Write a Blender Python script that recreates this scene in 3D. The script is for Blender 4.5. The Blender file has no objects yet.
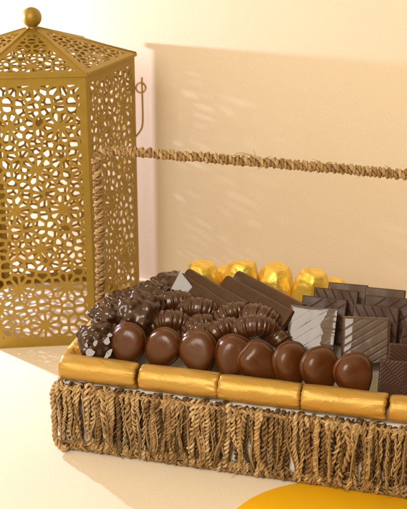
import bpy, math, random
from math import sin, cos, pi, radians, sqrt, exp
from mathutils import Vector, Matrix, noise, Euler
from mathutils.geometry import tessellate_polygon

random.seed(7)
scn = bpy.context.scene
col = scn.collection

# ------------------------------------------------------------------ frame of the basket
YAW = 0.26443
D1 = Vector((cos(YAW), -sin(YAW), 0)); D2 = Vector((sin(YAW), cos(YAW), 0)); UP = Vector((0, 0, 1))
FL = Vector((-0.14564, 1.0176, 0))
def W(s, t, z): return FL + D1*s + D2*t + UP*z

# ------------------------------------------------------------------ small helpers
def tag(o, label=None, cat=None, group=None, kind=None):
    if label: o['label'] = label
    if cat: o['category'] = cat
    if group: o['group'] = group
    if kind: o['kind'] = kind
    return o
class MB:
    def __init__(s): s.v = []; s.f = []; s.uv = {}; s.c = []; s.sharp = False
    def add(s, vs, fs, col=None):
        b = len(s.v); s.v += [tuple(v) for v in vs]; s.f += [tuple(i+b for i in f) for f in fs]
        s.c += [0.5 if col is None else col]*len(vs)
        return b
    def mesh(s, name, mat, smooth=True, uvs=None):
        me = bpy.data.meshes.new(name); me.from_pydata(s.v, [], s.f); me.update()
        if smooth: me.polygons.foreach_set('use_smooth', [True]*len(me.polygons))
        if isinstance(mat, (list, tuple)):
            for m in mat: me.materials.append(m)
        elif mat: me.materials.append(mat)
        a = me.attributes.new('vary', 'FLOAT', 'POINT'); a.data.foreach_set('value', s.c)
        if s.uv:
            a = me.attributes.new('along', 'FLOAT_VECTOR', 'POINT')
            flat = []
            for i in range(len(s.v)):
                flat += list(s.uv.get(i, (0, 0, 0)))
            a.data.foreach_set('vector', flat)
        return me
    def build(s, name, mat, parent=None, smooth=True, loc=None, rot=None, angle=None):
        me = s.mesh(name, mat, smooth)
        o = bpy.data.objects.new(name, me); col.objects.link(o)
        if loc is not None: o.location = loc
        if rot is not None: o.rotation_euler = rot
        if parent: o.parent = parent
        if angle: sharp(me, angle)
        return o
def sharp(me, deg):
    import bmesh
    bm = bmesh.new(); bm.from_mesh(me); a = radians(deg)
    for e in bm.edges:
        if len(e.link_faces) == 2 and e.calc_face_angle(0) > a: e.smooth = False
    bm.to_mesh(me); bm.free()
def empty(name, loc=(0, 0, 0), rz=0):
    o = bpy.data.objects.new(name, None); col.objects.link(o); o.empty_display_size = .01
    o.location = loc; o.rotation_euler = (0, 0, rz); return o
def fixnormals(me):
    import bmesh
    bm = bmesh.new(); bm.from_mesh(me); bmesh.ops.recalc_face_normals(bm, faces=bm.faces); bm.to_mesh(me); bm.free()

def box(mb, x0, x1, y0, y1, z0, z1, c=None):
    mb.add([(x0,y0,z0),(x1,y0,z0),(x1,y1,z0),(x0,y1,z0),(x0,y0,z1),(x1,y0,z1),(x1,y1,z1),(x0,y1,z1)],
           [(0,3,2,1),(4,5,6,7),(0,1,5,4),(1,2,6,5),(2,3,7,6),(3,0,4,7)], c)
def resample(pts, step):
    out = [pts[0].copy()]; 
    for a, b in zip(pts, pts[1:]):
        n = max(1, int(round((b-a).length/step)))
        for i in range(1, n+1): out.append(a.lerp(b, i/n))
    return out
def smooth_path(pts, it=3):
    for _ in range(it):
        q = [pts[0]]
        for a, b in zip(pts, pts[1:]): q += [a.lerp(b, .25), a.lerp(b, .75)]
        q.append(pts[-1]); pts = q
    return pts
def frames(pts):
    T = []
    for i in range(len(pts)):
        a = pts[max(0, i-1)]; b = pts[min(len(pts)-1, i+1)]
        t = (b-a); T.append(t.normalized() if t.length > 1e-9 else Vector((0,0,1)))
    n = T[0].orthogonal().normalized(); N = [n]
    for i in range(1, len(pts)):
        n = N[-1] - T[i]*N[-1].dot(T[i]); N.append(n.normalized())
    return T, N
def tube(mb, pts, r, sides=6, c=.5, cap=True, rf=None, u0=0.0):
    T, N = frames(pts); vs = []; fs = []; uv = []; L = u0
    for i, p in enumerate(pts):
        if i: L += (p-pts[i-1]).length
        B = T[i].cross(N[i]); rr = r*(rf(i/(len(pts)-1)) if rf else 1)
        for k in range(sides):
            a = 2*pi*k/sides
            vs.append(p + N[i]*(cos(a)*rr) + B*(sin(a)*rr)); uv.append((L, k/sides, c))
    n = len(pts)
    for i in range(n-1):
        for k in range(sides):
            a = i*sides+k; b = i*sides+(k+1) % sides
            fs.append((a, b, b+sides, a+sides))
    if cap:
        fs.append(tuple(range(sides-1, -1, -1))); fs.append(tuple((n-1)*sides+k for k in range(sides)))
    b = mb.add(vs, fs, c)
    for i, q in enumerate(uv): mb.uv[b+i] = q
def rope(mb, pts, off, r, pitch, plies=2, sides=6, phase=None, hand=1, wob=.12, dark=1.0):
    """a cord of twisted plies along a path"""
    T, N = frames(pts); ph0 = random.uniform(0, 2*pi) if phase is None else phase
    base = random.random()
    sd = random.uniform(0, 100)
    for k in range(plies):
        L = 0; q = []
        for i, p in enumerate(pts):
            if i: L += (p-pts[i-1]).length
            w = noise.noise(Vector((L*120, sd, k*7.3)))
            a = ph0 + hand*2*pi*L/pitch*(1) + 2*pi*k/plies + w*.5
            B = T[i].cross(N[i]); o = off*(1+wob*2*w)
            q.append(p + N[i]*(cos(a)*o) + B*(sin(a)*o))
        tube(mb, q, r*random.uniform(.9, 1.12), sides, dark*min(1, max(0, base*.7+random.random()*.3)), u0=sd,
             rf=lambda t: 1+.16*noise.noise(Vector((t*14, sd, k*3.1))))
def lathe(mb, prof, seg=48, c=None):
    n = len(prof); vs = []; fs = []
    for (r, z) in prof:
        for k in range(seg):
            a = 2*pi*k/seg; vs.append((r*cos(a), r*sin(a), z))
    for i in range(n-1):
        for k in range(seg):
            a = i*seg+k; b = i*seg+(k+1) % seg
            fs.append((a, b, b+seg, a+seg))
    fs.append(tuple(range(seg-1, -1, -1))); fs.append(tuple((n-1)*seg+k for k in range(seg)))
    mb.add(vs, fs, c)
def ico(n):
    import bmesh
    bm = bmesh.new(); bmesh.ops.create_icosphere(bm, subdivisions=n, radius=1)
    v = [x.co.copy() for x in bm.verts]; f = [tuple(y.index for y in x.verts) for x in bm.faces]; bm.free()
    return v, f

# ------------------------------------------------------------------ materials
class NT:
    def __init__(s, name):
        s.m = bpy.data.materials.new(name); s.m.use_nodes = True; s.t = s.m.node_tree
        s.b = s.t.nodes['Principled BSDF']; s.out = s.t.nodes['Material Output']
    def n(s, typ, **kw):
        x = s.t.nodes.new(typ)
        for k, v in kw.items():
            if k.startswith('i_'): x.inputs[k[2:].replace('_', ' ')].default_value = v
            else: setattr(x, k, v)
        return x
    def l(s, a, b): s.t.links.new(a, b)
    def noise(s, scale, detail=4, rough=.55, vec=None, dist=0):
        x = s.n('ShaderNodeTexNoise'); x.inputs['Scale'].default_value = scale; x.inputs['Detail'].default_value = detail
        x.inputs['Roughness'].default_value = rough; x.inputs['Distortion'].default_value = dist
        if vec is None:
            tc = s.n('ShaderNodeTexCoord'); vec = tc.outputs['Object']
        s.l(vec, x.inputs['Vector']); return x.outputs['Fac']
    def map(s, scale, rot=(0, 0, 0)):
        tc = s.n('ShaderNodeTexCoord'); m = s.n('ShaderNodeMapping')
        m.inputs['Scale'].default_value = scale; m.inputs['Rotation'].default_value = rot
        s.l(tc.outputs['Object'], m.inputs['Vector']); return m.outputs['Vector']
    def ramp(s, fac, stops):
        r = s.n('ShaderNodeValToRGB'); e = r.color_ramp.elements
        while len(e) < len(stops): e.new(.5)
        for q, (p, c) in zip(e, stops): q.position = p; q.color = (*c, 1) if len(c) == 3 else c
        s.l(fac, r.inputs['Fac']); return r.outputs['Color']
    def rng(s, fac, a, b, lo=0., hi=1.):
        r = s.n('ShaderNodeMapRange'); r.inputs[1].default_value = lo; r.inputs[2].default_value = hi
        r.inputs[3].default_value = a; r.inputs[4].default_value = b
        s.l(fac, r.inputs[0]); return r.outputs[0]
    def bump(s, h, dist, strength=1., prev=None):
        b = s.n('ShaderNodeBump'); b.inputs['Strength'].default_value = strength; b.inputs['Distance'].default_value = dist
        s.l(h, b.inputs['Height'])
        if prev is not None: s.l(prev, b.inputs['Normal'])
        return b.outputs['Normal']
    def set(s, **kw):
        for k, v in kw.items():
            i = s.b.inputs[k.replace('_', ' ')]
            if hasattr(v, 'links') or isinstance(v, bpy.types.NodeSocket): s.l(v, i)
            else: i.default_value = (*v, 1) if isinstance(v, tuple) and len(v) == 3 else v
        return s

def m_paper(name, c, var=.04, streak=False):
    k = NT(name)
    n1 = k.noise(3.5, 5)
    cc = k.ramp(n1, [(.3, tuple(x*(1-var) for x in c)), (.7, tuple(min(.95, x*(1+var)) for x in c))])
    g = k.noise(900, 3)
    if streak:
        st = k.noise(1, 3, vec=k.map((260, 260, 18)))
        nb = k.bump(st, .0003, .32); nb = k.bump(g, .0002, .4, nb)
    else:
        st = k.noise(160, 4)
        nb = k.bump(st, .0004, .35); nb = k.bump(g, .0002, .4, nb)
    mo = k.noise(520, 3)
    mm = k.n('ShaderNodeMix', data_type='RGBA', blend_type='MULTIPLY'); mm.inputs['Factor'].default_value = 1
    k.l(cc, mm.inputs['A']); k.l(k.ramp(mo, [(.35, (.955, .95, .94)), (.65, (1.03, 1.03, 1.03))]), mm.inputs['B']); cc = mm.outputs['Result']
    k.set(Base_Color=cc, Roughness=.75, Normal=nb, Specular_IOR_Level=.25)
    return k.m
M_floor = m_paper('cream_card', (.80, .70, .585))
M_wall = m_paper('cream_wall_paper', (.82, .70, .555), .02, True)

def m_lantern():
    k = NT('gold_painted_metal')
    n = k.noise(60, 5); f = k.noise(1400, 2)
    c = k.ramp(n, [(.3, (.345, .222, .032)), (.7, (.40, .262, .044))])
    k.set(Base_Color=c, Metallic=.5, Roughness=k.rng(n, .42, .55), Normal=k.bump(f, .00012, .5), Specular_IOR_Level=.5)
    return k.m
M_gold = m_lantern()
def m_wire():
    k = NT('brass_wire'); n = k.noise(300, 3)
    k.set(Base_Color=k.ramp(n, [(.3, (.42, .25, .06)), (.7, (.50, .31, .08))]), Metallic=.7, Roughness=.4)
    return k.m
M_wire = m_wire()

def m_straw():
    k = NT('seagrass_straw')
    a = k.n('ShaderNodeAttribute', attribute_name='along'); v = k.n('ShaderNodeAttribute', attribute_name='vary')
    mp = k.n('ShaderNodeMapping'); mp.inputs['Scale'].default_value = (60, 9, 40); k.l(a.outputs['Vector'], mp.inputs['Vector'])
    fib = k.noise(1, 4, .65, mp.outputs['Vector'])
    big = k.noise(45, 4)
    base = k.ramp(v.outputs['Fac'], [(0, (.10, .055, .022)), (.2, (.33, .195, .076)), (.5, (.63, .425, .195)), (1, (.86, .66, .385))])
    fc = k.ramp(fib, [(.30, (.26, .20, .14)), (.46, (.90, .88, .84)), (.72, (1.15, 1.14, 1.1))])
    mx = k.n('ShaderNodeMix', data_type='RGBA', blend_type='MULTIPLY'); mx.inputs['Factor'].default_value = 1
    k.l(base, mx.inputs['A']); k.l(fc, mx.inputs['B'])
    bc = k.ramp(big, [(.3, (.62, .5, .38)), (.5, (1, 1, 1)), (1, (1, 1, 1))])
    m2 = k.n('ShaderNodeMix', data_type='RGBA', blend_type='MULTIPLY'); m2.inputs['Factor'].default_value = .8
    k.l(mx.outputs['Result'], m2.inputs['A']); k.l(bc, m2.inputs['B'])
    k.set(Base_Color=m2.outputs['Result'], Roughness=.5, Normal=k.bump(fib, .0014, 1.), Specular_IOR_Level=.4)
    return k.m
M_straw = m_straw()
def m_plain(name, c, rough=.5, metal=0, bump=0, bs=300, spec=.5, coat=0, var=.08):
    k = NT(name); n = k.noise(bs, 4); w = k.noise(25, 3)
    cc = k.ramp(w, [(.3, tuple(x*(1-var) for x in c)), (.7, tuple(min(.95, x*(1+var)) for x in c))])
    k.set(Base_Color=cc, Roughness=rough, Metallic=metal, Specular_IOR_Level=spec, Coat_Weight=coat, Coat_Roughness=.08)
    if bump: k.set(Normal=k.bump(n, bump, .6))
    return k.m
M_rod = m_plain('dark_rod', (.10, .06, .03), .7)
M_tray = m_plain('white_plastic', (.78, .77, .75), .35)
M_pad = m_plain('white_tissue', (.80, .74, .66), .8, bump=.002, bs=60)
M_disc = m_plain('mustard_card', (.88, .48, .006), .62, bump=.0002, bs=700, var=.03, spec=.3)

def m_choc(name, c, rough=.28, coat=.25, bloom=.12, bump=.0004, spec=.4):
    k = NT(name)
    n = k.noise(70, 5); f = k.noise(420, 3); sm = k.noise(30, 3, dist=.6)
    cc = k.ramp(n, [(.25, tuple(x*.86 for x in c)), (.6, c), (.85, tuple(x*1.25 for x in c))])
    mx = k.n('ShaderNodeMix', data_type='RGBA'); k.l(cc, mx.inputs['A'])
    mx.inputs['B'].default_value = (c[0]*1.5+.03, c[1]*1.6+.025, c[2]*1.7+.02, 1)
    sp = k.noise(900, 2)
    k.l(k.rng(sp, 0, bloom*3, .60, .74), mx.inputs['Factor'])
    sc = k.noise(1, 3, .6, k.map((900, 260, 160), (.4, .7, .3)), .3)
    nb = k.bump(sm, bump*3, .5); nb = k.bump(f, bump*.35, .5, nb); nb = k.bump(k.rng(sc, 0, 1, .60, .70), .0001, .35, nb)
    k.set(Base_Color=mx.outputs['Result'], Roughness=k.rng(sm, rough*.6, rough*1.9, .28, .72), Coat_Weight=coat, Coat_Roughness=.12,
          Normal=nb, Specular_IOR_Level=spec)
    return k.m
M_milk = m_choc('milk_chocolate', (.092, .0255, .0044), .25, .15, spec=.42)
M_croissant = m_choc('ridged_milk_chocolate', (.068, .0215, .0066), .17, .45)
M_nut = m_choc('nutty_dark_milk_chocolate', (.050, .0175, .0070), .17, .5, .15, .0007)
M_bar = m_choc('bar_chocolate', (.062, .0235, .0095), .28, .12, spec=.35)
M_dark = m_choc('square_chocolate', (.058, .0245, .0130), .33, .0, .10, .0002, spec=.2)
M_olive = m_choc('dull_dark_chocolate', (.072, .036, .0115), .45, .05)

def m_foil(name, c, c2, rough, scale, metal=.5):
    k = NT(name)
    w = k.noise(1, 4, .6, k.map((scale*.35, scale, scale), (0, 0, 0)), .8)
    f = k.noise(380, 3)
    w2 = k.noise(1, 3, .5, k.map((scale*.8, scale*1.1, scale*1.1)), .5)
    cr = k.ramp(w2, [(.455, (0, 0, 0)), (.5, (1, 1, 1)), (.53, (0, 0, 0))])
    nb = k.bump(w, .0014, .4); nb = k.bump(cr, .0005, .2, nb); nb = k.bump(f, .00015, .5, nb)
    cc = k.ramp(w, [(.3, c), (.7, c2)])
    k.set(Base_Color=cc, Metallic=metal, Roughness=rough, Normal=nb, Specular_IOR_Level=.5)
    return k.m
M_foil = m_foil('satin_gold_foil', (.46, .265, .050), (.53, .32, .072), .44, 45)
M_foil2 = m_foil('yellow_gold_foil', (.84, .55, .07), (.90, .63, .12), .32, 90, .48)
def m_film(name='film_over_chocolate', ior=1.50, wr=.0014, ro=.17):
    """tight clear film: chocolate base paled for its sheen, with a strong smooth coat on top"""
    k = NT(name)
    w = k.noise(34, 3, .5, None, .6)
    cc = k.ramp(k.noise(60, 4), [(.3, (.075, .040, .028)), (.7, (.095, .055, .040))])  # mauve-brown base puts the film's soft sheen into the colour
    k.set(Base_Color=cc, Roughness=.5, Specular_IOR_Level=.2, Coat_Weight=1., Coat_IOR=ior, Coat_Roughness=ro, Coat_Normal=k.bump(w, wr, .4))
    return k.m
M_film = m_film(); M_crinkle = m_film('crinkled_film', 1.52, .0045, .2)

# ------------------------------------------------------------------ setting
mb = MB(); mb.add([(-4, -3, 0), (4, -3, 0), (4, 5, 0), (-4, 5, 0)], [(0, 1, 2, 3)])
tag(mb.build('floor', M_floor, smooth=False), 'cream paper covered table top under the basket and lantern', kind='structure')
WY = radians(22)
mb = MB(); box(mb, -.62, 1.1, 0, .012, 0, .95)
wl = mb.build('wall', M_wall, smooth=False, loc=(-.068, 1.459, 0), rot=(0, 0, -WY))
tag(wl, 'plain cream wall behind the lantern and basket', kind='structure')

mb = MB(); lathe(mb, [(.1042, .0004), (.105, .0006), (.105, .0012), (.1047, .0014)], 160)
d = mb.build('paper_disc', M_disc, loc=(.118, .8515, 0), angle=40)
tag(d, 'round mustard yellow disc lying flat, partly tucked under the basket front', 'disc')

# ------------------------------------------------------------------ lantern
LC = Vector((-.20036, 1.35643, 0)); LS = .11887; LYAW = .11137; LH = .3281; RISE = .0345
def clip(poly, p, n):                       # keep the side where (q-p).n <= 0
    out = []
    for i in range(len(poly)):
        a = poly[i]; b = poly[(i+1) % len(poly)]
        da = (a[0]-p[0])*n[0]+(a[1]-p[1])*n[1]; db = (b[0]-p[0])*n[0]+(b[1]-p[1])*n[1]
        if da <= 0: out.append(a)
        if (da < 0 < db) or (db < 0 < da):
            t = da/(da-db); out.append((a[0]+(b[0]-a[0])*t, a[1]+(b[1]-a[1])*t))
    return out
def area(p): return abs(sum(p[i][0]*p[(i+1) % len(p)][1]-p[(i+1) % len(p)][0]*p[i][1] for i in range(len(p))))/2
def dedupe(p, e=2e-5):
    q = []
    for v in p:
        if not q or math.hypot(v[0]-q[-1][0], v[1]-q[-1][1]) > e: q.append(v)
    while len(q) > 1 and math.hypot(q[0][0]-q[-1][0], q[0][1]-q[-1][1]) < e: q.pop()
    return q
def inset(p, w):
    c = sum((p[i][0]*p[(i+1) % len(p)][1]-p[(i+1) % len(p)][0]*p[i][1]) for i in range(len(p)))
    if c < 0: p = p[::-1]
    out = p[:]
    for i in range(len(p)):
        a = p[i]; b = p[(i+1) % len(p)]; dx, dy = b[0]-a[0], b[1]-a[1]; L = math.hypot(dx, dy)
        if L < 1e-7: continue
        n = (dy/L, -dx/L)
        out = clip(out, (a[0]-n[0]*w, a[1]-n[1]*w), n)
        if len(out) < 3: return []
    return out
def chaikin(p, k=.22):
    q = []
    for i in range(len(p)):
        a = p[i]; b = p[(i+1) % len(p)]
        q += [(a[0]+(b[0]-a[0])*k, a[1]+(b[1]-a[1])*k), (a[0]+(b[0]-a[0])*(1-k), a[1]+(b[1]-a[1])*(1-k))]
    return q
def rosette_holes(region, a, w, seed, n=9):
    rnd = random.Random(seed)
    xs = [p[0] for p in region]; ys = [p[1] for p in region]
    cx = []; j = 0; dy = a*.866
    x0 = (min(xs)+max(xs))/2; y0 = min(ys)+a*.30; y = y0-2*dy; j = 0
    while y < max(ys)+a:
        for k in range(-4, 5): cx.append((x0+k*a+(a*.5 if j % 2 else 0), y))
        y += dy; j += 1
    sites = []
    for (x, y) in cx:
        for k in range(n):
            t = 2*pi*k/n; sites.append((x+cos(t)*a*.245, y+sin(t)*a*.245))
        for k in range(n):
            t = 2*pi*(k+.5)/n; q = (x+cos(t)*a*.405, y+sin(t)*a*.405)
            if all(math.hypot(q[0]-c[0], q[1]-c[1]) > a*.395 for c in cx): sites.append(q)
        for k in range(6):
            t = pi/6+pi/3*k; sites.append((x+cos(t)*a*.577, y+sin(t)*a*.577))
    sites = [(x+rnd.uniform(-.012, .012)*a, y+rnd.uniform(-.012, .012)*a) for x, y in sites]
    keep = []
    for s in sites:
        if all(math.hypot(s[0]-t[0], s[1]-t[1]) > a*.10 for t in keep): keep.append(s)
    cells = []
    for i, s in enumerate(keep):
        nb = sorted((math.hypot(s[0]-t[0], s[1]-t[1]), t) for t in keep if t is not s)[:26]
        poly = [(s[0]-a, s[1]-a), (s[0]+a, s[1]-a), (s[0]+a, s[1]+a), (s[0]-a, s[1]+a)]
        for dd, t in nb:
            poly = clip(poly, ((s[0]+t[0])/2, (s[1]+t[1])/2), (t[0]-s[0], t[1]-s[1]))
            if len(poly) < 3: break
        for k in range(len(region)):
            if len(poly) < 3: break
            p, q = region[k], region[(k+1) % len(region)]
            poly = clip(poly, p, (q[1]-p[1], -(q[0]-p[0])))
        if len(poly) < 3: continue
        poly = dedupe(poly)
        if len(poly) >= 3: cells.append(poly)
    return cells
def pierced(mb, outer, region, a, w, seed, th, place, n=9):
    """sheet with pierced cells; place(x,y,d)->Vector, d = depth behind the face"""
    cells = rosette_holes(region, a, w, seed, n)
    def prism_ring(o, h):
        tris = tessellate_polygon([[Vector((x, y, 0)) for x, y in o], [Vector((x, y, 0)) for x, y in h]])
        pts = o+h; N = len(pts)
        vs = [place(x, y, 0) for x, y in pts]+[place(x, y, th) for x, y in pts]
        fs = []
        for t in tris:
            t = tuple(t); A = [pts[i] for i in t]
            s = (A[1][0]-A[0][0])*(A[2][1]-A[0][1])-(A[2][0]-A[0][0])*(A[1][1]-A[0][1])
            if s < 0: t = t[::-1]
            fs.append(t); fs.append(tuple(i+N for i in t[::-1]))
        b = len(o)
        for i in range(len(h)):
            p, q = b+i, b+(i+1) % len(h); fs.append((p, q, q+N, p+N))
        mb.add(vs, fs)
    def solid(o):
        N = len(o)
        vs = [place(x, y, 0) for x, y in o]+[place(x, y, th) for x, y in o]
        c = sum((o[i][0]*o[(i+1) % N][1]-o[(i+1) % N][0]*o[i][1]) for i in range(N))
        f = tuple(range(N)) if c > 0 else tuple(range(N-1, -1, -1))
        mb.add(vs, [f, tuple(i+N for i in f[::-1])])
    for c in cells:
        h = inset(c, w)
        if len(h) >= 3: h = dedupe(h, 2e-4)
        if len(h) < 3 or area(h) < (w*1.1)**2: solid(c); continue
        prism_ring(c, chaikin(h, .08))
    # the border between outer outline and the pierced region
    N = len(outer)
    for i in range(N):
        q = [outer[i], outer[(i+1) % N], region[(i+1) % N], region[i]]; solid(q)
    for i in range(N):
        p, q = outer[i], outer[(i+1) % N]
        mb.add([place(*p, 0), place(*q, 0), place(*q, th), place(*p, th)], [(3, 2, 1, 0)])

lan = empty('lantern', LC, LYAW)
tag(lan, 'tall six-sided gold metal lantern pierced with flower cut-outs, standing left of the basket', 'lantern')
AP = LS*cos(pi/6); TH = .0011
for k in range(6):
    hw = LS/2-.0002; z0 = .002; z1 = LH
    outer = [(-hw, z0), (hw, z0), (hw, z1), (-hw, z1)]
    reg = [(-hw+.0062, z0+.0085), (hw-.0062, z0+.0085), (hw-.0062, z1-.0085), (-hw+.0062, z1-.0085)]
    # outward normal points to -y in local space; x to the right seen from outside
    def place(x, y, d): return Vector((x, -AP+d, y))
    if k == 0:
        mb = MB(); pierced(mb, outer, reg, .0560, .00172, 11, TH, place, 10)
        p0 = mb.build('side_panel', M_gold, lan, smooth=False)
        p0.rotation_euler = (0, 0, 0)
    else:
        p = p0.copy(); col.objects.link(p); p.parent = lan; p.rotation_euler = (0, 0, k*pi/3)
# LYAW puts vertices at LYAW+k*60deg; a face normal at -90deg (local) lies between vertices at -120 and -60: matches
OV = .0022; RS = LS+OV
rap = RS*cos(pi/6); sl = sqrt(rap**2+RISE**2); zr = LH+.0028
for k in range(6):
    def placer(x, y, d):   # y from eave (0) to apex (sl)
        f = y/sl; nrm = Vector((0, -RISE/sl, rap/sl))
        return Vector((x, -rap*(1-f), zr+RISE*f)) - nrm*d
    hw = RS/2
    outer = [(-hw, 0), (hw, 0), (.006, sl*.95), (-.006, sl*.95)]
    reg = [(-hw+.0098, .0048), (hw-.0098, .0048), (.0035, sl*.84), (-.0035, sl*.84)]
    if k == 0:
        mb = MB(); pierced(mb, outer, reg, .0450, .00140, 5, .001, placer, 10)
        r0 = mb.build('roof_panel', M_gold, lan, smooth=False)
    else:
        p = r0.copy(); col.objects.link(p); p.parent = lan; p.rotation_euler = (0, 0, k*pi/3)
mb = MB()
def hexring(mb, prof):
    vs = []; fs = []; n = len(prof)
    for (r, z) in prof:
        for k in range(6): vs.append((r*cos(k*pi/3), r*sin(k*pi/3), z))
    for i in range(n):
        j = (i+1) % n
        for k in range(6):
            a = i*6+k; b = i*6+(k+1) % 6; fs.append((a, b, j*6+(k+1) % 6, j*6+k))
    mb.add(vs, fs)
hexring(mb, [(LS+.0004, LH-.0015), (RS+.0006, LH-.0008), (RS+.0008, zr-.0004), (RS-.0006, zr+.0001), (LS-.004, zr-.0012), (LS-.004, LH-.0012)])
o = mb.build('eave_rim', M_gold, lan, smooth=False); fixnormals(o.data)
mb = MB()
hexring(mb, [(LS+.0003, 0), (LS+.0003, .0022), (LS-.009, .0022), (LS-.009, 0)])
o = mb.build('base_rim', M_gold, lan, smooth=False); fixnormals(o.data)
mb = MB()
for k in range(6):      # folded ridges of the roof
    a = Vector((RS*cos(k*pi/3), RS*sin(k*pi/3), zr+.0002)); b = Vector((.004*cos(k*pi/3), .004*sin(k*pi/3), zr+RISE*.97))
    tube(mb, [a, a.lerp(b, .5), b], .0011, 8)
mb.build('roof_ridges', M_gold, lan)
mb = MB()
zc = .3755; R = .0118
prof = [(.0075, zr+RISE*.90), (.0072, zr+RISE*.97), (.0058, zr+RISE+.0012), (.0050, zc-R*.92)]
for i in range(19):
    a = -pi/2+.42+(pi-.42)*i/18
    prof.append((max(.0002, R*cos(a)), zc+R*sin(a)))
lathe(mb, prof, 40); mb.build('finial_ball', M_gold, lan)
mb = MB()
V0 = Vector((cos(LYAW), sin(LYAW), 0))*LS
def lw(p): return Matrix.Rotation(-LYAW, 3, 'Z') @ (Vector(p)-LC)
ring = [lw((-.0755+.0058*cos(a), 1.371+.001*sin(a), .2885+.0058*sin(a))) for a in [2*pi*i/24 for i in range(25)]]
tube(mb, ring, .0012, 8); mb.build('latch_ring', M_wire, lan)
mb = MB()
pts = smooth_path([lw(p) for p in [(-.0738, 1.3675, .302), (-.0738, 1.367, .286), (-.0735, 1.3675, .262), (-.0738, 1.368, .243), (-.0765, 1.369, .236), (-.0826, 1.3705, .228)]], 2)
tube(mb, pts, .00115, 8); mb.build('latch_hook', M_wire, lan)

# ------------------------------------------------------------------ basket
BL, BD, BH = .412, .243, .0742
bk = empty('wicker_basket', FL, -YAW)
tag(bk, 'rectangular seagrass rope basket with a tall square handle, packed with chocolates', 'basket')
def side(length, xf, spacing=.0054, seed=1, step=.0013):
    """upright twisted ropes; xf(u, out, z) maps along-side, outwards, height into the basket frame"""
    rnd = random.Random(seed); mb = MB(); random.seed(seed*13+1)
    for layer in (0, 1):
        u = .003
        while u < length-.002:
            lean = rnd.gauss(0, .0026); bulge = .0008+rnd.random()*.0034; low = rnd.uniform(-.0006, .0026)
            if rnd.random() < .16: lean += rnd.choice((-1, 1))*.0048
            w1, w2 = rnd.gauss(0, .0015), rnd.gauss(0, .0015)
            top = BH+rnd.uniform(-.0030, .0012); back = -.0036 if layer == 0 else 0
            r = rnd.uniform(.00080, .00155)
            P = [xf(u+.001, -.0075, BH-.014), xf(u+.001, -.0065, top-.003), xf(u, -.003, top+.0002), xf(u, .0015+back, top-.0012), xf(u+w1*.4, .0035+bulge*.5+back, BH-.012),
                 xf(u+w1, .0015+bulge+back, BH*.62), xf(u+lean*.5+w2, .0005+bulge+back, BH*.36), xf(u+lean, .001+bulge*.7+back, .0135+low), xf(u+lean, .0005+back, .0052+low), xf(u+lean, -.0045, .0035+low*.5), xf(u+lean, -.0085, .0075)]
            P = resample(smooth_path(P, 2), step if layer else step*1.5)
            P = [p+Vector((noise.noise(p*130+Vector((u*999, 0, 0))), noise.noise(p*130+Vector((0, u*999, 0))), 0))*.0009 for p in P]
            rope(mb, P, r*1.22, r*.98, rnd.uniform(.0085, .0150), rnd.choice((2, 2, 2, 3)), 7 if layer else 5, hand=rnd.choice((1, 1, 1, 1, 1, 1, 1, -1)), wob=.42, dark=1 if layer else .12)  # back layer darkened: shade between the ropes put into their colour
            # a loose blade of straw running along the rope
            if layer and rnd.random() < .7:
                o1 = rnd.gauss(0, .0022); o2 = rnd.gauss(0, .0026)
                Q = resample(smooth_path([xf(u+o1, .0045+bulge, BH*rnd.uniform(.75, .95)), xf(u+w1+o2, .0042+bulge, BH*.62), xf(u+lean*.5-o1, .0040+bulge, BH*.36), xf(u+lean+o2, .0038+bulge, BH*rnd.uniform(.10, .25))], 2), step*1.3)
                tube(mb, Q, rnd.uniform(.0005, .0010), 5, rnd.random(), u0=rnd.uniform(0, 50), rf=lambda t: .4+.9*sin(pi*min(1, max(0, t))))
            u += spacing*rnd.uniform(.70, 1.25)
    # cords running along the lower and upper frame wires, with loops of straw bound over them
    for zz, oo, rr_ in ((.0040, .0016, .0014), (.0088, .0008, .0011), (BH-.0030, .0012, .0012)):
        P = [xf(length*k/60, oo+.0008*noise.noise(Vector((k*.7, seed, zz*900))), zz+.0013*noise.noise(Vector((k*.5, seed+5, zz*900)))) for k in range(61)]
        rope(mb, resample(smooth_path(P, 1), step*1.3), rr_, rr_*.95, .011, 2, 6, wob=.3)
    for lv, zz, oo in ((0, .0070, .0012), (0, .0085, .0006), (1, BH-.0058, .0016)):
        u = .002
        while u < length-.004:
            P = []; n = 10; rr = rnd.uniform(.0030, .0046); sl = rnd.uniform(-.005, .006)
            for i in range(n+1):
                a = -2.7+4.6*i/n
                P.append(xf(u+sl*i/n, oo-.001+rr*cos(a), max(.0016, zz+rr*sin(a)*1.15)))
            if rnd.random() < .8: rope(mb, resample(smooth_path(P, 1), step), .0010, .0012, .008, 2, 6)
            u += rnd.uniform(.0050, .0095)
    # stray fibres
    for i in range(int(length*420)):
        u = rnd.uniform(0, length); z = rnd.uniform(.004, BH); L = rnd.uniform(.004, .013)
        d = Vector((rnd.gauss(0, 1), abs(rnd.gauss(.25, .3)), rnd.gauss(0, 1.2))).normalized()
        P = []
        for k in range(6):
            f = k/5; P.append(xf(u+d.x*L*f, .004+d.y*L*f*.8+rnd.gauss(0, .0003), max(.0015, min(BH+.004, z+d.z*L*f-.004*f*f))))
        tube(mb, P, rnd.uniform(.0002, .0005), 5, rnd.random(), rf=lambda t: 1-.5*t)
    return mb
TP = .0026
def tpr(z): return TP*(1-z/BH)
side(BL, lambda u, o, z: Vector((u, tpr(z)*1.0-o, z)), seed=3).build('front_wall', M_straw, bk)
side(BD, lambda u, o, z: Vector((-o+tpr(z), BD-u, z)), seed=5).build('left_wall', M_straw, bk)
side(BD, lambda u, o, z: Vector((BL+o-tpr(z), u, z)), seed=8, step=.0026, spacing=.0085).build('right_wall', M_straw, bk)
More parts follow.
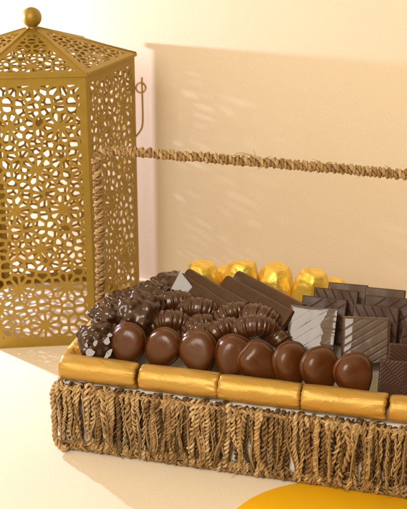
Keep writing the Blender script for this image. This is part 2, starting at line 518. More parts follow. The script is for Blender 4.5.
side(BL, lambda u, o, z: Vector((BL-u, BD+o-tpr(z), z)), seed=9, step=.0026, spacing=.0085).build('back_wall', M_straw, bk)
mb = MB()
for z, i in ((.007, .0035), (BH-.004, .0012)):
    pts = [Vector(p) for p in ((i, i, z), (BL-i, i, z), (BL-i, BD-i, z), (i, BD-i, z), (i, i, z))]
    for a, b in zip(pts, pts[1:]): tube(mb, [a, b], .0016, 8)
for s in range(11):
    x = BL*s/10; x = min(max(x, .004), BL-.004)
    for y in (.0035, BD-.0035): tube(mb, [Vector((x, y, .006)), Vector((x, y, BH-.003))], .0013, 8)
mb.build('wire_frame', M_rod, bk)
mb = MB(); box(mb, .006, BL-.006, .006, BD-.006, .004, .0058); mb.build('bottom', M_straw, bk, smooth=False)
# handle: rod wrapped with cord
random.seed(21)
hx0, hx1, ht, hh = .005, BL-.005, .1215, .2802
hp = [Vector((hx0+.001, ht, .02))]
def arc(cx, cz, r, a0, a1): return [Vector((cx+r*cos(a0+(a1-a0)*i/8), ht, cz+r*sin(a0+(a1-a0)*i/8))) for i in range(9)]
rr = .013
hp += [Vector((hx0-.0006, ht, .12)), Vector((hx0+.0006, ht, .2))] + arc(hx0+rr, hh-rr, rr, pi, pi/2) + [Vector((.12, ht, hh+.0008)), Vector((.2, ht, hh+.0002)), Vector((.3, ht, hh-.0004))] + arc(hx1-rr, hh-rr, rr, pi/2, 0) + [Vector((hx1, ht, .02))]
hp = resample(hp, .0011)
hp = [p+Vector((noise.noise(p*60), noise.noise(p*60+Vector((9, 0, 0))), noise.noise(p*60+Vector((0, 9, 0)))))*.0009 for p in hp]
mbh = MB()
T, N = frames(hp)
hdl = MB(); tube(hdl, hp[::4], .0022, 8)
starts = 2
for st_ in range(starts):
    L = 0; q = []; a = 2*pi*st_/starts
    for i, p in enumerate(hp):
        if i:
            ds = (p-hp[i-1]).length
            a += 2*pi*ds/(.0150*(1+.22*noise.noise(Vector((L*40, 3, 0))))); L += ds
        B = T[i].cross(N[i]); R_ = .0030*(1+.16*noise.noise(Vector((L*90, st_*5, 1))))
        q.append(p+N[i]*cos(a)*R_+B*sin(a)*R_)
    q = resample(q, .0011)
    rope(mbh, q, .00132, .00160, .0095, 2, 7, wob=.3, dark=.72)
for i in range(90):
    k = random.randrange(10, len(hp)-10); p = hp[k]; d = (T[k]*random.choice((-1, 1))+Vector((random.gauss(0, .35), random.gauss(0, .4), random.gauss(0, .4)))).normalized()
    s_ = N[k]*random.gauss(0, 1)+T[k].cross(N[k])*random.gauss(0, 1); s_ = s_.normalized()*.0052
    L = random.uniform(.003, .008)
    tube(mbh, [p+s_+d*L*f+s_*.25*f for f in (0, .25, .5, .75, 1)], random.uniform(.00018, .0004), 5, random.random(), rf=lambda t: 1-.5*t)
for (sx, hgt) in ((.147, .0075), (.150, .0060)):
    P = [Vector((sx, ht-.003, hh+.004)), Vector((sx+.006, ht-.003, hh+hgt+.002)), Vector((sx+.018, ht-.002, hh+hgt+.001)), Vector((sx+.03, ht-.002, hh+.0045))]
    tube(mbh, smooth_path(P, 2), .0004, 5, .9)
h_ = mbh.build('handle', M_straw, bk); hdl.build('handle_rod', M_rod, h_)

# tray with tissue padding
def rz(o): o.rotation_euler = (0, 0, -YAW); return o
mb = MB()
e = .0048; zt = .0746
box(mb, e, BL-e, e, BD-e, .0078, .0092)
for (x0, x1, y0, y1) in ((e, BL-e, e, e+.001), (e, BL-e, BD-e-.001, BD-e), (e, e+.001, e+.0012, BD-e-.0012), (BL-e-.001, BL-e, e+.0012, BD-e-.0012)):
    box(mb, x0, x1, y0, y1, .0094, zt)
tag(rz(mb.build('plastic_tray', M_tray, smooth=False, loc=FL)), 'thin white plastic tray lining the basket, its edge showing above the rope rim', 'tray')
def padh(s, t):
    f = min(1, max(0, (t-.055)/.06)); g = min(1, max(0, (BD-.03-t)/.03)); h = min(1, max(0, (s-.012)/.02)); k = min(1, max(0, (.42-s)/.02))
    return .0728+.0254*(f*f*(3-2*f))*(.4+.6*g)*h*k+.0018*noise.noise(Vector((s*60, t*60, 0)))
mb = MB(); nx, ny = 90, 54
vs = []; fs = []
for j in range(ny+1):
    for i in range(nx+1):
        s = .0075+(BL-.015)*i/nx; t = .0075+(BD-.015)*j/ny; vs.append((s, t, padh(s, t)))
for j in range(ny):
    for i in range(nx):
        a = j*(nx+1)+i; fs.append((a, a+1, a+nx+2, a+nx+1))
base = [(.0075, .0075, .0096), (BL-.0075, .0075, .0096), (BL-.0075, BD-.0075, .0096), (.0075, BD-.0075, .0096)]
b0 = len(vs); vs += base; c00, c10, c11, c01 = 0, nx, ny*(nx+1)+nx, ny*(nx+1)
fs += [(b0+3, b0+2, b0+1, b0),
       tuple([b0, b0+1]+[i for i in range(nx, -1, -1)]), tuple([b0+1, b0+2]+[j*(nx+1)+nx for j in range(ny, -1, -1)]),
       tuple([b0+2, b0+3]+[ny*(nx+1)+i for i in range(0, nx+1)]), tuple([b0+3, b0]+[j*(nx+1) for j in range(0, ny+1)])]
mb.add(vs, fs)
o = rz(mb.build('tissue_padding', M_pad, loc=FL)); fixnormals(o.data)
tag(o, 'white tissue padding inside the tray, glimpsed between chocolates and gold rolls', 'padding')

# ------------------------------------------------------------------ gold rolls
def roll_mesh(seed, L=.0795, R=.0127):
    rnd = random.Random(seed); mb = MB(); nu, nv = 64, 64; vs = []; fs = []
    prof = []
    for i in range(nu+1):
        prof.append((-L/2+.002+(L-.004)*i/nu, 1.0))
    prof = [(-L/2+.0022, .05), (-L/2+.0012, .35), (-L/2+.0004, .62), (-L/2, .80), (-L/2+.0006, .92), (-L/2+.0018, .985)]+[(-L/2+.0035+(L-.007)*i/nu, 1.) for i in range(nu+1)]+[(L/2-.0018, .985), (L/2-.0006, .92), (L/2, .80), (L/2-.0004, .62), (L/2-.0012, .35), (L/2-.0022, .05)]
    sd = rnd.uniform(0, 50)
    for (x, k) in prof:
        e = max(0, 1-min(x+L/2, L/2-x)/.012)
        for j in range(nv):
            a = 2*pi*j/nv
            n1 = noise.noise(Vector((x*45+sd, cos(a)*1.6, sin(a)*1.6)))
            n2 = noise.noise(Vector((x*70+sd, cos(a)*4.5, sin(a)*4.5)))
            tuck = noise.noise(Vector((sd*3, cos(a)*3.2, sin(a)*3.2)))
            r = R*k*(1+.022*n1+.012*n2+e*(.09*n2+.06*tuck-.035))
            # a flat folded seam of the wrapper
            r *= 1+.022*exp(-((a-1.15)/.16)**2)
            vs.append((x+e*.0012*n2+.0007*n1, r*cos(a), r*sin(a)))
    m = len(prof)
    for i in range(m-1):
        for j in range(nv):
            a = i*nv+j; b = i*nv+(j+1) % nv; fs.append((a, a+nv, b+nv, b))
    fs.append(tuple(range(nv))); fs.append(tuple((m-1)*nv+j for j in range(nv-1, -1, -1)))
    mb.add(vs, fs); me = mb.mesh('gold_roll', M_foil); return me
rolls = [roll_mesh(s) for s in (2, 5, 9)]
def put(name, me, loc, rot, label, cat, group):
    o = bpy.data.objects.new(name, me); col.objects.link(o); o.location = loc; o.rotation_euler = rot
    return tag(o, label, cat, group)
GR = 'gold foil rolls along the basket rim'
fr = [('gold foil roll on the front rim at the corner nearest the lantern', .0415, .0, 0),
      ('gold foil roll on the front rim, second from the left, before the second round chocolate', .1237, .2, 1),
      ('gold foil roll in the middle of the front rim, before the egg-shaped chocolate', .2035, .4, 2),
      ('gold foil roll on the front rim above the yellow disc, longest-looking and unbroken', .2835, -.3, 0),
      ('gold foil roll cut off by the right edge, before the star-hatched square', .3652, .9, 1)]
for i, (lab, s, a, m) in enumerate(fr):
    put('gold_roll', rolls[m], W(s, .0128+random.uniform(-.0006, .0006), .0877), Euler((a, 0, -YAW+random.gauss(0, .012))), lab, 'chocolate roll', GR)
for i, (lab, t, a, m) in enumerate([('gold foil roll on the left rim, running back from the front corner', .069, 2.2, 2),
                                    ('gold foil roll on the left rim by the handle post, mostly hidden by clusters', .152, 2.9, 1)]):
    put('gold_roll', rolls[m], W(.0100, t, .0905), Euler((a, 0, -YAW+pi/2+.02)), lab, 'chocolate roll', GR)

# ------------------------------------------------------------------ smooth round / heart chocolates
def heart_mesh(w, h, th, cleft, seed, point=0, taper=0):
    mb = MB(); nu, nv = 72, 22; vs = []; fs = []
    def rad(a):                       # a=0 right, pi/2 up
        r = 1-cleft*.42*exp(-((a-pi/2)/.30)**2)
        r *= 1+.09*point*exp(-((a-1.5*pi)/.30)**2)
        return r
    # profile from back rim to the front pole
    prof = [(0.0, .42), (.6, .42), (.86, .41), (.95, .38), (.99, .32), (1., .25), (.998, .14), (.985, .06), (.955, .01), (.935, -.02)]
    for i in range(1, nv+1):
        a = pi/2*i/nv; prof.append((.932*cos(a)**.45 if i < nv else 0.004, -.02-.98*sin(a)**1.1))
    for (k, d) in prof:
        for j in range(nu):
            a = 2*pi*j/nu; r = rad(a); kk = max(k, .004)
            rr = kk*(r if kk > .35 else (1+(r-1)*kk/.35))
            x, z = w/2*rr*cos(a), h/2*rr*sin(a); x *= 1+taper*(sin(a)*kk*.75-.22*sin(a)**2*kk)
            n = noise.noise(Vector((x*70+seed*9, z*70, d*1.2)))
            crease = -.10*cleft*exp(-(x/(w*.07))**2)*max(0, z/h+.12)*2*(1 if d < 0 else 0)
            vs.append((x*(1+.02*n), (d+crease*-1)*th*(1+.03*n), z*(1+.02*n)))
    m = len(prof)
    for i in range(m-1):
        for j in range(nu):
            a = i*nu+j; b = i*nu+(j+1) % nu; fs.append((a, b, b+nu, a+nu))
    fs.append(tuple(range(nu-1, -1, -1))); fs.append(tuple((m-1)*nu+j for j in range(nu)))
    mb.add(vs, fs); me = mb.mesh('smooth_chocolate', M_milk); fixnormals(me); return me
h_round = heart_mesh(.0365, .0440, .0100, 0, 1, .5, .18)
h_round2 = heart_mesh(.0385, .0455, .0108, 0, 2, .9, .30)
h_egg = heart_mesh(.0370, .0515, .0118, .07, 3, 1.7, .62)
h_heart = heart_mesh(.0375, .0490, .0112, .15, 4, 1.4, .55)
HG = 'smooth milk chocolates in the front row'
# (px centre s, z), yaw, lean, roll
HS = [(.0610, .1050, .043, h_round, .02, -.30, .0, 'smooth round chocolate at the left end of the front row, against the white-flecked cluster'),
      (.0975, .1055, .042, h_round, -.05, -.28, .5, 'smooth round chocolate second from the left in the front row'),
      (.1345, .1055, .041, h_round2, .0, -.32, -.3, 'widest smooth domed chocolate, third from the left in the front row'),
      (.1690, .1030, .0405, h_egg, .25, -.28, .30, 'smooth egg-shaped chocolate fourth in the front row, tilted slightly to the right'),
      (.1980, .1035, .0385, h_heart, .50, -.20, -.75, 'smooth heart chocolate fifth in the front row, notched at its left edge'),
      (.2270, .1020, .0405, h_egg, .80, -.20, .12, 'smooth chocolate sixth in the front row, before the left edge of the glaring square'),
      (.2560, .1010, .040, h_egg, .72, -.18, -.05, 'smooth chocolate seventh in the front row, below the gap between two glaring squares'),
      (.2895, .1000, .039, h_egg, .45, -.18, -.25, 'dark smooth chocolate with pointed lower end at the right end of the front row')]
for (s, z, t, me, yw, ln, rl, lab) in HS:
    M = Matrix.Rotation(-YAW, 4, 'Z') @ Matrix.Rotation(yw, 4, 'Z') @ Matrix.Rotation(ln, 4, 'X') @ Matrix.Rotation(rl, 4, 'Y')
    o = put('smooth_chocolate', me, W(s, t, z), M.to_euler(), lab, 'chocolate', HG); o.scale = (random.uniform(.96, 1.05), 1, random.uniform(.98, 1.04))

# ------------------------------------------------------------------ nut clusters
IV, IF = ico(5)
def nut_mesh(seed, R=.0225, nb=44):
    rnd = random.Random(seed); bs = []
    while len(bs) < nb:
        d = Vector((rnd.gauss(0, 1), rnd.gauss(0, 1), rnd.gauss(0, 1))).normalized()
        if all(d.angle(b[0]) > .33 for b in bs): bs.append((d, rnd.uniform(.14, .25), rnd.uniform(.10, .26)))
        elif rnd.random() < .02: bs.append((d, .15, .08))
    vs = []
    for v in IV:
        r = 1+.05*noise.noise(v*2+Vector((seed, 0, 0)))
        for d, w, h in bs:
            a = v.angle(d)
            if a < w*2.4: r += h*exp(-(a/w)**4*.9)
        r += .012*noise.noise(v*9+Vector((seed, 3, 0)))
        vs.append((v.x*r*R, v.y*r*R*.92, v.z*r*R*.74))
    mb = MB(); mb.add(vs, IF); return mb.mesh('nut_cluster', M_nut)
nuts = [nut_mesh(s) for s in (31, 32, 33, 34)]
NG = 'bumpy nut clusters at the left end'
NS = [(.0300, .046, .1005, 0, (1.15, .2, .3), 1.0, 'bumpy nut cluster in clear film with bright white flecks, at the front left corner', True),
      (.0300, .082, .1120, 1, (.5, .3, 1.9), .95, 'bumpy nut cluster right behind the white-flecked one, beside the left gold roll', False),
      (.0630, .080, .1205, 2, (.7, -.2, .8), 1.10, 'largest bumpy nut cluster, standing behind the first smooth round chocolate', False),
      (.0330, .119, .1120, 3, (.3, .2, 2.6), .92, 'bumpy nut cluster on the left slope by the foot of the handle post', False),
      (.0480, .140, .1120, 0, (.4, .1, 4.0), .98, 'bumpy nut cluster on the left slope seen against the lantern right panel', False),
      (.0620, .1300, .1180, 1, (.3, -.2, 5.0), .88, 'bumpy nut cluster high in the heap, left of the first ridged crescent', False),
      (.0640, .172, .1120, 2, (.2, .2, 3.3), 1.0, 'bumpy nut cluster at the back of the heap, behind the film-wrapped bar end', False),
      (.0870, .1560, .1120, 3, (.3, .1, 1.2), .85, 'bumpy nut cluster half covered by the glossy end of the film-wrapped bar', False)]
def film_shell(parent, me_src, scale, name='film_wrap'):
    mb = MB(); mb.add([(v.co.x*scale, v.co.y*scale, v.co.z*scale) for v in me_src.vertices], [tuple(p.vertices) for p in me_src.polygons])
    return mb.build(name, M_film, parent)
def film_flecks(o, c, nrm):  # facets added as glints, each angled to mirror the soft lamp
    """flat glossy facets laid over the film-wrapped cluster as white glints"""
    rnd = random.Random(3); mb = MB(); inv = o.matrix_basis.inverted()
    ex = UP.cross(nrm).normalized(); ey = nrm.cross(ex)
    tow = Vector((0, -.93, .365)); upv = Vector((0, .365, .93))
    for dx, dy, w_, h_, tilt in ((-11.3, .3, 3.2, 5, .1), (-6.8, -7, 8.6, 8.2, .1), (-2, 2, 3.6, 6, -.5), (9.2, 3.6, 6.4, 8, -.3), (11.8, 9.8, 4.5, 4.2, 0), (10.2, -8.6, 5.2, 12, -.5), (2.4, -16.8, 10.5, 7, .1)):
        dx *= .001; dy *= .00104; rr = .0262; d = sqrt(max(.008**2, rr*rr-dx*dx-dy*dy))
        p = c+Vector((dx, 0, 0))+upv*dy+tow*(d+.0005); n = (nrm+ex*rnd.gauss(0, .015)+ey*rnd.gauss(0, .015)).normalized()
        e1 = UP.cross(n).normalized(); e2 = n.cross(e1); m = 9; pts = []
        for k in range(m):
            a = 2*pi*k/m+rnd.uniform(-.25, .25); q = rnd.uniform(.72, 1.15)
            x, y = w_*.0005*q*cos(a)*1.1, h_*.0005*q*sin(a)*1.1
            pts.append(inv @ (p+e1*(x*cos(tilt)-y*sin(tilt))+e2*(x*sin(tilt)+y*cos(tilt))))
        mb.add(pts, [tuple(range(m))])
    return mb.build('film_wrap', M_crinkle, o, smooth=False)
for (s, t, z, m, r, sc, lab, film) in NS:
    o = put('nut_cluster', nuts[m], W(s, t, z), Euler(r), lab, 'chocolate', NG); o.scale = (sc,)*3
    if film: film_flecks(o, W(s, t, z), Vector((-.084, -.836, .542)))

# ------------------------------------------------------------------ ridged crescents
def crescent_mesh(seed, L=.052, R=.0118, bend=2.5, ribs=6):
    rnd = random.Random(seed); nu, nv = 120, 36; mb = MB(); vs = []; fs = []; rc = L/bend; sd = rnd.uniform(0, 30)
    for i in range(nu+1):
        u = i/nu; a = (u-.5)*bend
        # the body arcs upwards (z), tips point down
        c = Vector((rc*sin(a), 0, rc*(cos(a)-1)))
        tx = Vector((cos(a), 0, -sin(a))); nz = Vector((sin(a), 0, cos(a)))
        uu = u**.72; pr = (max(0, 1-abs(2*uu-1)**2.2))**.75
        ph = (u*ribs+.15*noise.noise(Vector((sd, u*5, 0)))) % 1
        dd = min(ph, 1-ph); rib = .93+.14*exp(-(dd/.09)**2)+.06*sin(pi*ph)-.07*exp(-((ph-.24)/.09)**2)
        for j in range(nv):
            b = 2*pi*j/nv
            r = R*pr*(rib if pr > .2 else rib) + R*.02*noise.noise(Vector((u*12+sd, cos(b)*2, sin(b)*2)))*pr
            sk = .10*sin(b)*R   # slanted ribs
            vs.append(c+tx*(sk*pr)+nz*(r*sin(b)*.95)+Vector((0, r*cos(b), 0)))
    for i in range(nu):
        for j in range(nv):
            a = i*nv+j; b = i*nv+(j+1) % nv; fs.append((a, b, b+nv, a+nv))
    fs.append(tuple(range(nv-1, -1, -1))); fs.append(tuple(nu*nv+j for j in range(nv)))
    mb.add(vs, fs); me = mb.mesh('ridged_crescent', M_croissant); fixnormals(me); return me
cres = [crescent_mesh(1, .056, .0108, 2.7, 7), crescent_mesh(2, .064, .0120, 2.8, 8), crescent_mesh(3, .044, .0108, 2.2, 6)]
CG = 'ridged crescent chocolates in the middle of the heap'
# s, t, z of the arch top centre, mesh, yaw, roll about length, pitch
CS = [(.0870, .1130, .1250, 1, .25, .40, -.30, 'ridged crescent chocolate highest at the left, just under the white-glaring bar end'),
      (.1205, .1010, .1262, 1, .10, .50, .02, 'ridged crescent chocolate under the film-wrapped bar, its right end curling down'),
      (.0965, .0770, .1200, 1, .15, .45, -.10, 'ridged crescent chocolate peeking out above the second smooth round chocolate'),
      (.1335, .0640, .1165, 1, .30, .30, -.20, 'ridged crescent chocolate mostly hidden behind the third smooth domed chocolate'),
      (.1545, .0930, .1290, 0, .35, .40, -.42, 'ridged crescent chocolate, its blunt left tip down below the large bar'),
      (.1910, .0880, .1300, 1, -.10, .35, .32, 'ridged crescent chocolate behind the foremost one, below the middle of the large bar'),
      (.1850, .0670, .1300, 1, .20, .50, -.12, 'largest ridged crescent chocolate, foremost, above the fifth smooth chocolate'),
      (.1290, .0820, .1190, 0, .6, .2, .1, 'ridged crescent chocolate tucked in shadow in the middle of the crescents'),
      (.2080, .0730, .1160, 0, -.5, .3, .5, 'dark ridged crescent chocolate tucked down beside the white-glaring square'),
      (.1520, .0650, .1235, 0, .5, .40, -.40, 'small ridged crescent chocolate above the third and fourth smooth chocolates')]
for (s, t, z, m, yw, rl, pt, lab) in CS:
    M = Matrix.Rotation(-YAW+yw, 4, 'Z') @ Matrix.Rotation(pt, 4, 'Y') @ Matrix.Rotation(rl, 4, 'X')
    put('ridged_crescent', cres[m], W(s, t, z), M.to_euler(), lab, 'chocolate', CG)

# ------------------------------------------------------------------ long bars
def bar_mesh(L, wd, th, seed, rad=.0046):
    """x along, y across (face width), z thickness; long edges rounded"""
    mb = MB(); nu = 48; sec = []
    for (cx, cy, a0) in ((wd/2-rad, th/2-rad, 0), (-wd/2+rad, th/2-rad, pi/2), (-wd/2+rad, -th/2+rad, pi), (wd/2-rad, -th/2+rad, 1.5*pi)):
        for i in range(6): a = a0+pi/2*i/5; sec.append((cx+rad*cos(a), cy+rad*sin(a)))
    ns = len(sec); vs = []; fs = []
    xs = [(-L/2, .86), (-L/2+.0003, .94), (-L/2+.001, 1)]+[(-L/2+.0015+(L-.003)*i/nu, 1) for i in range(nu+1)]+[(L/2-.001, 1), (L/2-.0003, .94), (L/2, .86)]
    for x, k in xs:
        for (y, z) in sec:
            n = noise.noise(Vector((x*55+seed, y*90, z*90)))
            vs.append((x+.0004*n, y*k*(1+.012*n), z*k*(1+.03*n)+.0004*n))
    for i in range(len(xs)-1):
        for j in range(ns):
            a = i*ns+j; b = i*ns+(j+1) % ns; fs.append((a, b, b+ns, a+ns))
    fs.append(tuple(range(ns-1, -1, -1))); fs.append(tuple((len(xs)-1)*ns+j for j in range(ns)))
    mb.add(vs, fs); me = mb.mesh('chocolate_bar', M_bar); fixnormals(me); return me
def put_bar(p0, p1, drop, wd, th, lab, seed, film=False, group='long chocolate bars'):
    """p0,p1: ends of the upper front edge; drop: direction across the face, downwards"""
    ax = (p1-p0); L = ax.length; ax.normalize()
    dy = drop-ax*drop.dot(ax); dy.normalize(); nz = ax.cross(dy)           # across, outward
    if nz.dot(Vector((0, -1, .3))) < 0: nz = -nz
    yv = nz.cross(ax)
    c = (p0+p1)/2+dy*wd/2-nz*th/2
    M = Matrix((ax, yv, nz)).transposed().to_4x4(); 
    o = put('chocolate_bar', bar_mesh(L, wd, th, seed), c, M.to_euler(), lab, 'chocolate bar', group)
    if film:                     # twisted film end, shaped as one big facet that mirrors lamp glare
        inv = o.matrix_basis.inverted(); mb = MB()
        q = [(-.0347, 1.1347, .1259), (-.0251, 1.1423, .1423), (-.0187, 1.1378, .1361), (-.0049, 1.127, .1210), (-.0208, 1.1302, .1220)]
        tail = [(-.037, 1.150, .122), (-.0255, 1.156, .140), (.002, 1.129, .1215), (-.012, 1.1240, .1130)]
        V = [inv @ (Vector(x)+Vector((.0004, -.0109, .0048))) for x in q]+[inv @ Vector(x) for x in tail]
        mb.add(V, [(0, 4, 3, 2, 1), (0, 1, 6, 5), (3, 4, 8), (2, 3, 7)])
        mb.build('film_wrap', M_crinkle, o, smooth=False)
    return o
dropv = (-D2*.72-UP*.70-D1*.2)
put_bar(W(.0845, .1560, .1415), W(.1700, .0900, .1325), dropv, .0215, .012, 'long chocolate bar in clear film with a glaring white left end', 3, True)
put_bar(W(.0900, .1640, .1440), W(.1700, .1030, .1400), dropv, .018, .010, 'thin long chocolate bar showing only its upper edge behind the film-wrapped bar', 5)
put_bar(W(.1375, .1450, .1490), W(.2190, .0920, .1400), dropv, .0225, .013, 'large bare chocolate bar in front, its lower end reaching the white-glaring square', 8)
put_bar(W(.1450, .1630, .1480), W(.2270, .1030, .1440), dropv, .019, .011, 'long chocolate bar behind the large bare bar, nearest the yellow foil chocolates', 11)

# ------------------------------------------------------------------ squares
def square_mesh(pattern, S=.0455, th=.0105, mat=None, seed=0):
    """face towards -y, upright in xz, origin at the centre"""
    n = 110; mb = MB(); vs = []; fs = []; b = .0011
    def h(x, z):
        u, v = x/S, z/S
        if pattern == 'sparse':           # a few thin engraved diagonals
            w = (u*.62+v*-.78); return -.00045*sum(exp(-((w-k)/.008)**2) for k in (-.38, -.18, -.02, .2, .41))-.0003*sum(exp(-((u*.8+v*.6-k)/.008)**2) for k in (-.3, .34))
        if pattern == 'diag':             # bold diagonal grooves
            w = (u*-.55+v*.83); return -.0007*sum(exp(-((w-k)/.012)**2) for k in (-.47, -.33, -.2, 0, .13, .27, .44))
        if pattern == 'stripes':          # raised slanting lines
            w = (u*.86+v*.5); return .0006*sum(exp(-((w-k)/.010)**2) for k in (-.5, -.34, -.18, -.02, .14, .3, .46))
        if pattern == 'hatch':            # fine star hatching in four quarters
            d = 1 if u*v > 0 else -1; w = (u*d+v)/1.414 if abs(u) < abs(v) else (u+v*d)/1.414
            return .00035*sin(w*2*pi*17)
        if pattern == 'fine':
            return .00035*sin((u*.5+v*.86)*2*pi*15)
        return .0
    for j in range(n+1):
        for i in range(n+1):
            x = -S/2+S*i/n; z = -S/2+S*j/n
            e = min(S/2-abs(x), S/2-abs(z)); r = max(0, b-e)
            y = -th/2+(b-sqrt(max(0, b*b-r*r)))-h(x, z)*min(1, max(0, (e-b)/.002))+.0003*noise.noise(Vector((x*50+seed, z*50, 0)))
            vs.append((x, y, z))
    for j in range(n):
        for i in range(n):
            a = j*(n+1)+i; fs.append((a, a+1, a+n+2, a+n+1))
    N = len(vs); S2 = S*.985
    loop = [i for i in range(n)]+[j*(n+1)+n for j in range(n)]+[n*(n+1)+i for i in range(n, 0, -1)]+[j*(n+1) for j in range(n, 0, -1)]
    mid = []; bk_ = []
    for i in loop:
        x, y, z = vs[i]; mid.append((x, th/2-.0007, z)); bk_.append((x*.965, th/2, z*.965))
    m0 = N; b0 = N+len(loop); vs += mid+bk_
    k = len(loop)
    for q in range(k):
        r = (q+1) % k
        fs.append((loop[r], loop[q], m0+q, m0+r)); fs.append((m0+r, m0+q, b0+q, b0+r))
    fs.append(tuple(b0+q for q in range(k)))
    mb.add(vs, fs); me = mb.mesh('chocolate_square', mat or M_dark); fixnormals(me); return me
sq = {p: square_mesh(p, seed=i) for i, p in enumerate(('sparse', 'diag', 'stripes', 'hatch', 'fine'))}
sq['dull'] = square_mesh('plain', .041, .011, M_olive, 9)
SGp = 'square chocolates stacked leaning at the right'
def put_sq(s, t, z, pat, lean, yaw, roll, lab, film=False, S=.0455, fseed=0):
    """s,t,z = middle of the upper front edge"""
    M = Matrix.Rotation(-YAW+yaw, 4, 'Z') @ Matrix.Rotation(-lean, 4, 'X') @ Matrix.Rotation(roll, 4, 'Y')
    top = M @ Vector((0, -.00525, S/2))
    o = put('chocolate_square', sq[pat], W(s, t, z)-top, M.to_euler(), lab, 'chocolate square', SGp)
    if film:
        mb = MB(); n = 110; vs = []; fs = []; H_ = S/2+.0008
        for j in range(n+1):
            for i in range(n+1):
                x = -H_+2*H_*i/n; z_ = -H_+2*H_*j/n
                q = abs(noise.noise(Vector((x*38+fseed, z_*38, 1))))*.0009+abs(noise.noise(Vector((x*90+fseed, z_*60, 4))))*.0002
                e = max(0, (max(abs(x), abs(z_))-H_*.86)/(H_*.14))
                kk = max(0, x-S*.24+.0052*noise.noise(Vector((z_*75, fseed, 0)))+.0012*noise.noise(Vector((z_*300, fseed, 3)))) if fseed == 1 else 0
                gq = sum(exp(-(((x/S*.62-z_/S*.78)-g_)/.007)**2) for g_ in (-.38, -.18, -.02, .2, .41))*.00012 if fseed == 1 else sum(exp(-(((x/S*-.55+z_/S*.83)-g_)/.012)**2) for g_ in (-.47, -.33, -.2, 0, .13, .27, .44))*.0005
                vs.append((x, -.0058+gq-q*(1-e)+e*e*(.0004 if fseed == 1 else .0022)-.22*kk-(.15*(min(x, -S*.29+.003*noise.noise(Vector((z_*60, 9, 0))))+H_) if fseed != 1 else 0), z_))
        for j in range(n):
            for i in range(n):
                a = j*(n+1)+i; fs.append((a, a+1, a+n+2, a+n+1))
        mb.add(vs, fs); mb.build('film_wrap', M_film, o)
    return o
put_sq(.2383, .0975, .142, 'sparse', .52, .0, .0, 'chocolate square in clear film, almost fully covered by white glare', True, fseed=1)
put_sq(.2450, .1215, .144, 'sparse', .55, .02, .01, 'plain dark square directly behind the white-glaring square', fseed=2)
put_sq(.2535, .1413, .146, 'stripes', .60, .03, .0, 'square with slanting lines third in the stack behind the white-glaring square')
put_sq(.2620, .1670, .1425, 'dull', .60, .03, .0, 'dull brown thick square at the back left, next to the last yellow foil chocolate', S=.041)
put_sq(.2906, .0962, .138, 'diag', .52, .15, .0, 'film-wrapped chocolate square with bold diagonal grooves and a white glare strip', True, fseed=7)
put_sq(.2970, .1200, .142, 'stripes', .55, .05, .0, 'square with pale slanting lines directly behind the boldly grooved square')
put_sq(.3062, .1400, .144, 'sparse', .58, .03, .0, 'plain dark square third in the stack behind the boldly grooved square')
put_sq(.3010, .1640, .1425, 'dull', .60, .02, .0, 'dull brown thick square at the back right, farthest from the front', S=.041)
put_sq(.3330, .0550, .116, 'hatch', .44, .05, .0, 'chocolate square with star-shaped hatching, foremost at the right edge')
put_sq(.3375, .0840, .1205, 'fine', .46, .05, .0, 'finely hatched chocolate square directly behind the star-hatched square at the right edge')
put_sq(.3480, .1120, .1235, 'diag', .50, .10, .18, 'tilted chocolate square whose corner just shows at the right edge above the hatched ones')

# ------------------------------------------------------------------ yellow foil chocolates at the back
def foilcup_mesh(seed, R=.0218, H=.045):
    rnd = random.Random(seed); mb = MB(); nv = 40; vs = []; fs = []; sd = rnd.uniform(0, 40)
    prof = [(.05, 0), (.8, 0), (1.0, .06), (1.02, .25), (1.0, .45), (.93, .66), (.80, .84), (.66, .955), (.58, .99), (.35, .985), (.05, .97)]
    fine = []
    for a, b in zip(prof, prof[1:]):
        for i in range(4): fine.append((a[0]+(b[0]-a[0])*i/4, a[1]+(b[1]-a[1])*i/4))
    fine.append(prof[-1]); m = 7
    ph = rnd.uniform(0, 1); tx, ty = rnd.gauss(0, .16), rnd.gauss(-.12, .1)
    for (k, z) in fine:
        for j in range(nv):
            a = 2*pi*j/nv
            fac = cos(pi/m)/cos(((a+ph) % (2*pi/m))-pi/m)       # faceted outline
            f = 1+(fac-1)*.8
            x, y = k*R*f*cos(a), k*R*f*sin(a)
            n = noise.noise(Vector((x*75+sd, y*75, z*3))); n2 = noise.noise(Vector((x*190+sd, y*190, z*8)))
            zz = z*H*(1+.03*n)+(tx*x+ty*y)*max(0, z-.4)*1.4
            n3 = abs(noise.noise(Vector((x*150+sd, y*150, z*14))))
            q = 1+.05*n+.03*n2-.05*n3
            vs.append((x*q, y*q, zz+.0008*n2))
    M_ = len(fine)
    for i in range(M_-1):
        for j in range(nv):
            a = i*nv+j; b = i*nv+(j+1) % nv; fs.append((a, b, b+nv, a+nv))
    fs.append(tuple(range(nv-1, -1, -1))); fs.append(tuple((M_-1)*nv+j for j in range(nv)))
    mb.add(vs, fs); me = mb.mesh('foil_chocolate', M_foil2); fixnormals(me); sharp(me, 32); return me
cups = [foilcup_mesh(s) for s in (4, 6, 8, 10)]
FG = 'yellow foil wrapped chocolates along the back'
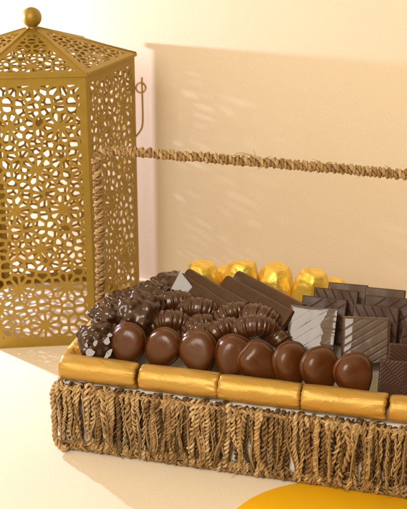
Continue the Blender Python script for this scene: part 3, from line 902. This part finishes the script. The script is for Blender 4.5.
for i, (s, t, z, m, r, lab) in enumerate([
    (.0950, .2070, .0890, 0, (.10, -.05, .2), 'yellow foil chocolate leftmost in the back row, above the thin bar edge'),
    (.1365, .2060, .0940, 1, (.08, .0, 1.1), 'broad-topped yellow foil chocolate second from the left in the back row'),
    (.1760, .2040, .0925, 2, (.10, .05, 2.0), 'yellow foil chocolate third in the back row, above the middle of the rear bar'),
    (.2145, .2010, .0955, 3, (.16, .05, .5), 'yellow foil chocolate with a crumpled pale lower edge, beside the dull brown squares'),
    (.1180, .2260, .0760, 2, (.0, .1, .9), 'yellow foil chocolate showing only a sliver between the first two of the back row'),
    (.2400, .2240, .0740, 0, (.0, .1, 2.9), 'yellow foil chocolate peeking out between the last foil one and the dull square')]):
    put('foil_chocolate', cups[m], W(s, t, z), Euler((r[0], r[1], r[2])), lab, 'foil chocolate', FG)

# ------------------------------------------------------------------ light
w = bpy.data.worlds.new('World'); scn.world = w; w.use_nodes = True
bg = w.node_tree.nodes['Background']; bg.inputs['Color'].default_value = (1.0, .775, .42, 1)
_t = w.node_tree; _tc = _t.nodes.new('ShaderNodeTexCoord'); _vm = _t.nodes.new('ShaderNodeVectorMath'); _vm.operation = 'DOT_PRODUCT'
_vm.inputs[1].default_value = Vector((-.78, -.22, .58)).normalized(); _t.links.new(_tc.outputs['Generated'], _vm.inputs[0])
_mr = _t.nodes.new('ShaderNodeMapRange'); _mr.interpolation_type = 'SMOOTHSTEP'; _mr.inputs[1].default_value = -.35; _mr.inputs[2].default_value = 1; _mr.inputs[3].default_value = .05; _mr.inputs[4].default_value = 1.24
_t.links.new(_vm.outputs['Value'], _mr.inputs[0]); _t.links.new(_mr.outputs[0], bg.inputs['Strength'])
def lamp(name, typ, loc, target, energy, color, **kw):
    l = bpy.data.lights.new(name, typ); l.energy = energy; l.color = color
    for k, v in kw.items(): setattr(l, k, v)
    o = bpy.data.objects.new(name, l); col.objects.link(o); o.location = loc
    o.rotation_euler = (Vector(target)-Vector(loc)).to_track_quat('-Z', 'Y').to_euler(); return o
lamp('low_key_lamp', 'SPOT', (-.541, 1.50, .365), (-.12, 1.2, .19), 20, (.90, .855, 1.04), spot_size=radians(100), spot_blend=.25, shadow_soft_size=.006)
lamp('soft_fill_lamp', 'AREA', (-.46, .02, .98), (.10, 1.08, .12), 12, (1, .93, .84), shape='RECTANGLE', size=.6, size_y=.75)  # unseen area lamp added for soft fill and white glare on the film

# ------------------------------------------------------------------ camera
cam = bpy.data.cameras.new('camera'); co = bpy.data.objects.new('camera', cam); col.objects.link(co)
co.location = (0, 0, .61); co.rotation_euler = (pi/2-.3735, 0, 0)
cam.sensor_fit = 'VERTICAL'; cam.sensor_height = 36; cam.lens = 1156.82/509*36
cam.clip_start = .02; cam.clip_end = 50
cam.dof.use_dof = True; cam.dof.focus_distance = 1.16; cam.dof.aperture_fstop = 14
scn.camera = co
vs_ = scn.view_settings; vs_.view_transform = 'Standard'; vs_.look = 'None'; vs_.exposure = 0; vs_.gamma = 1; vs_.use_curve_mapping = False
scn.cycles.max_bounces = 10; scn.cycles.transparent_max_bounces = 16
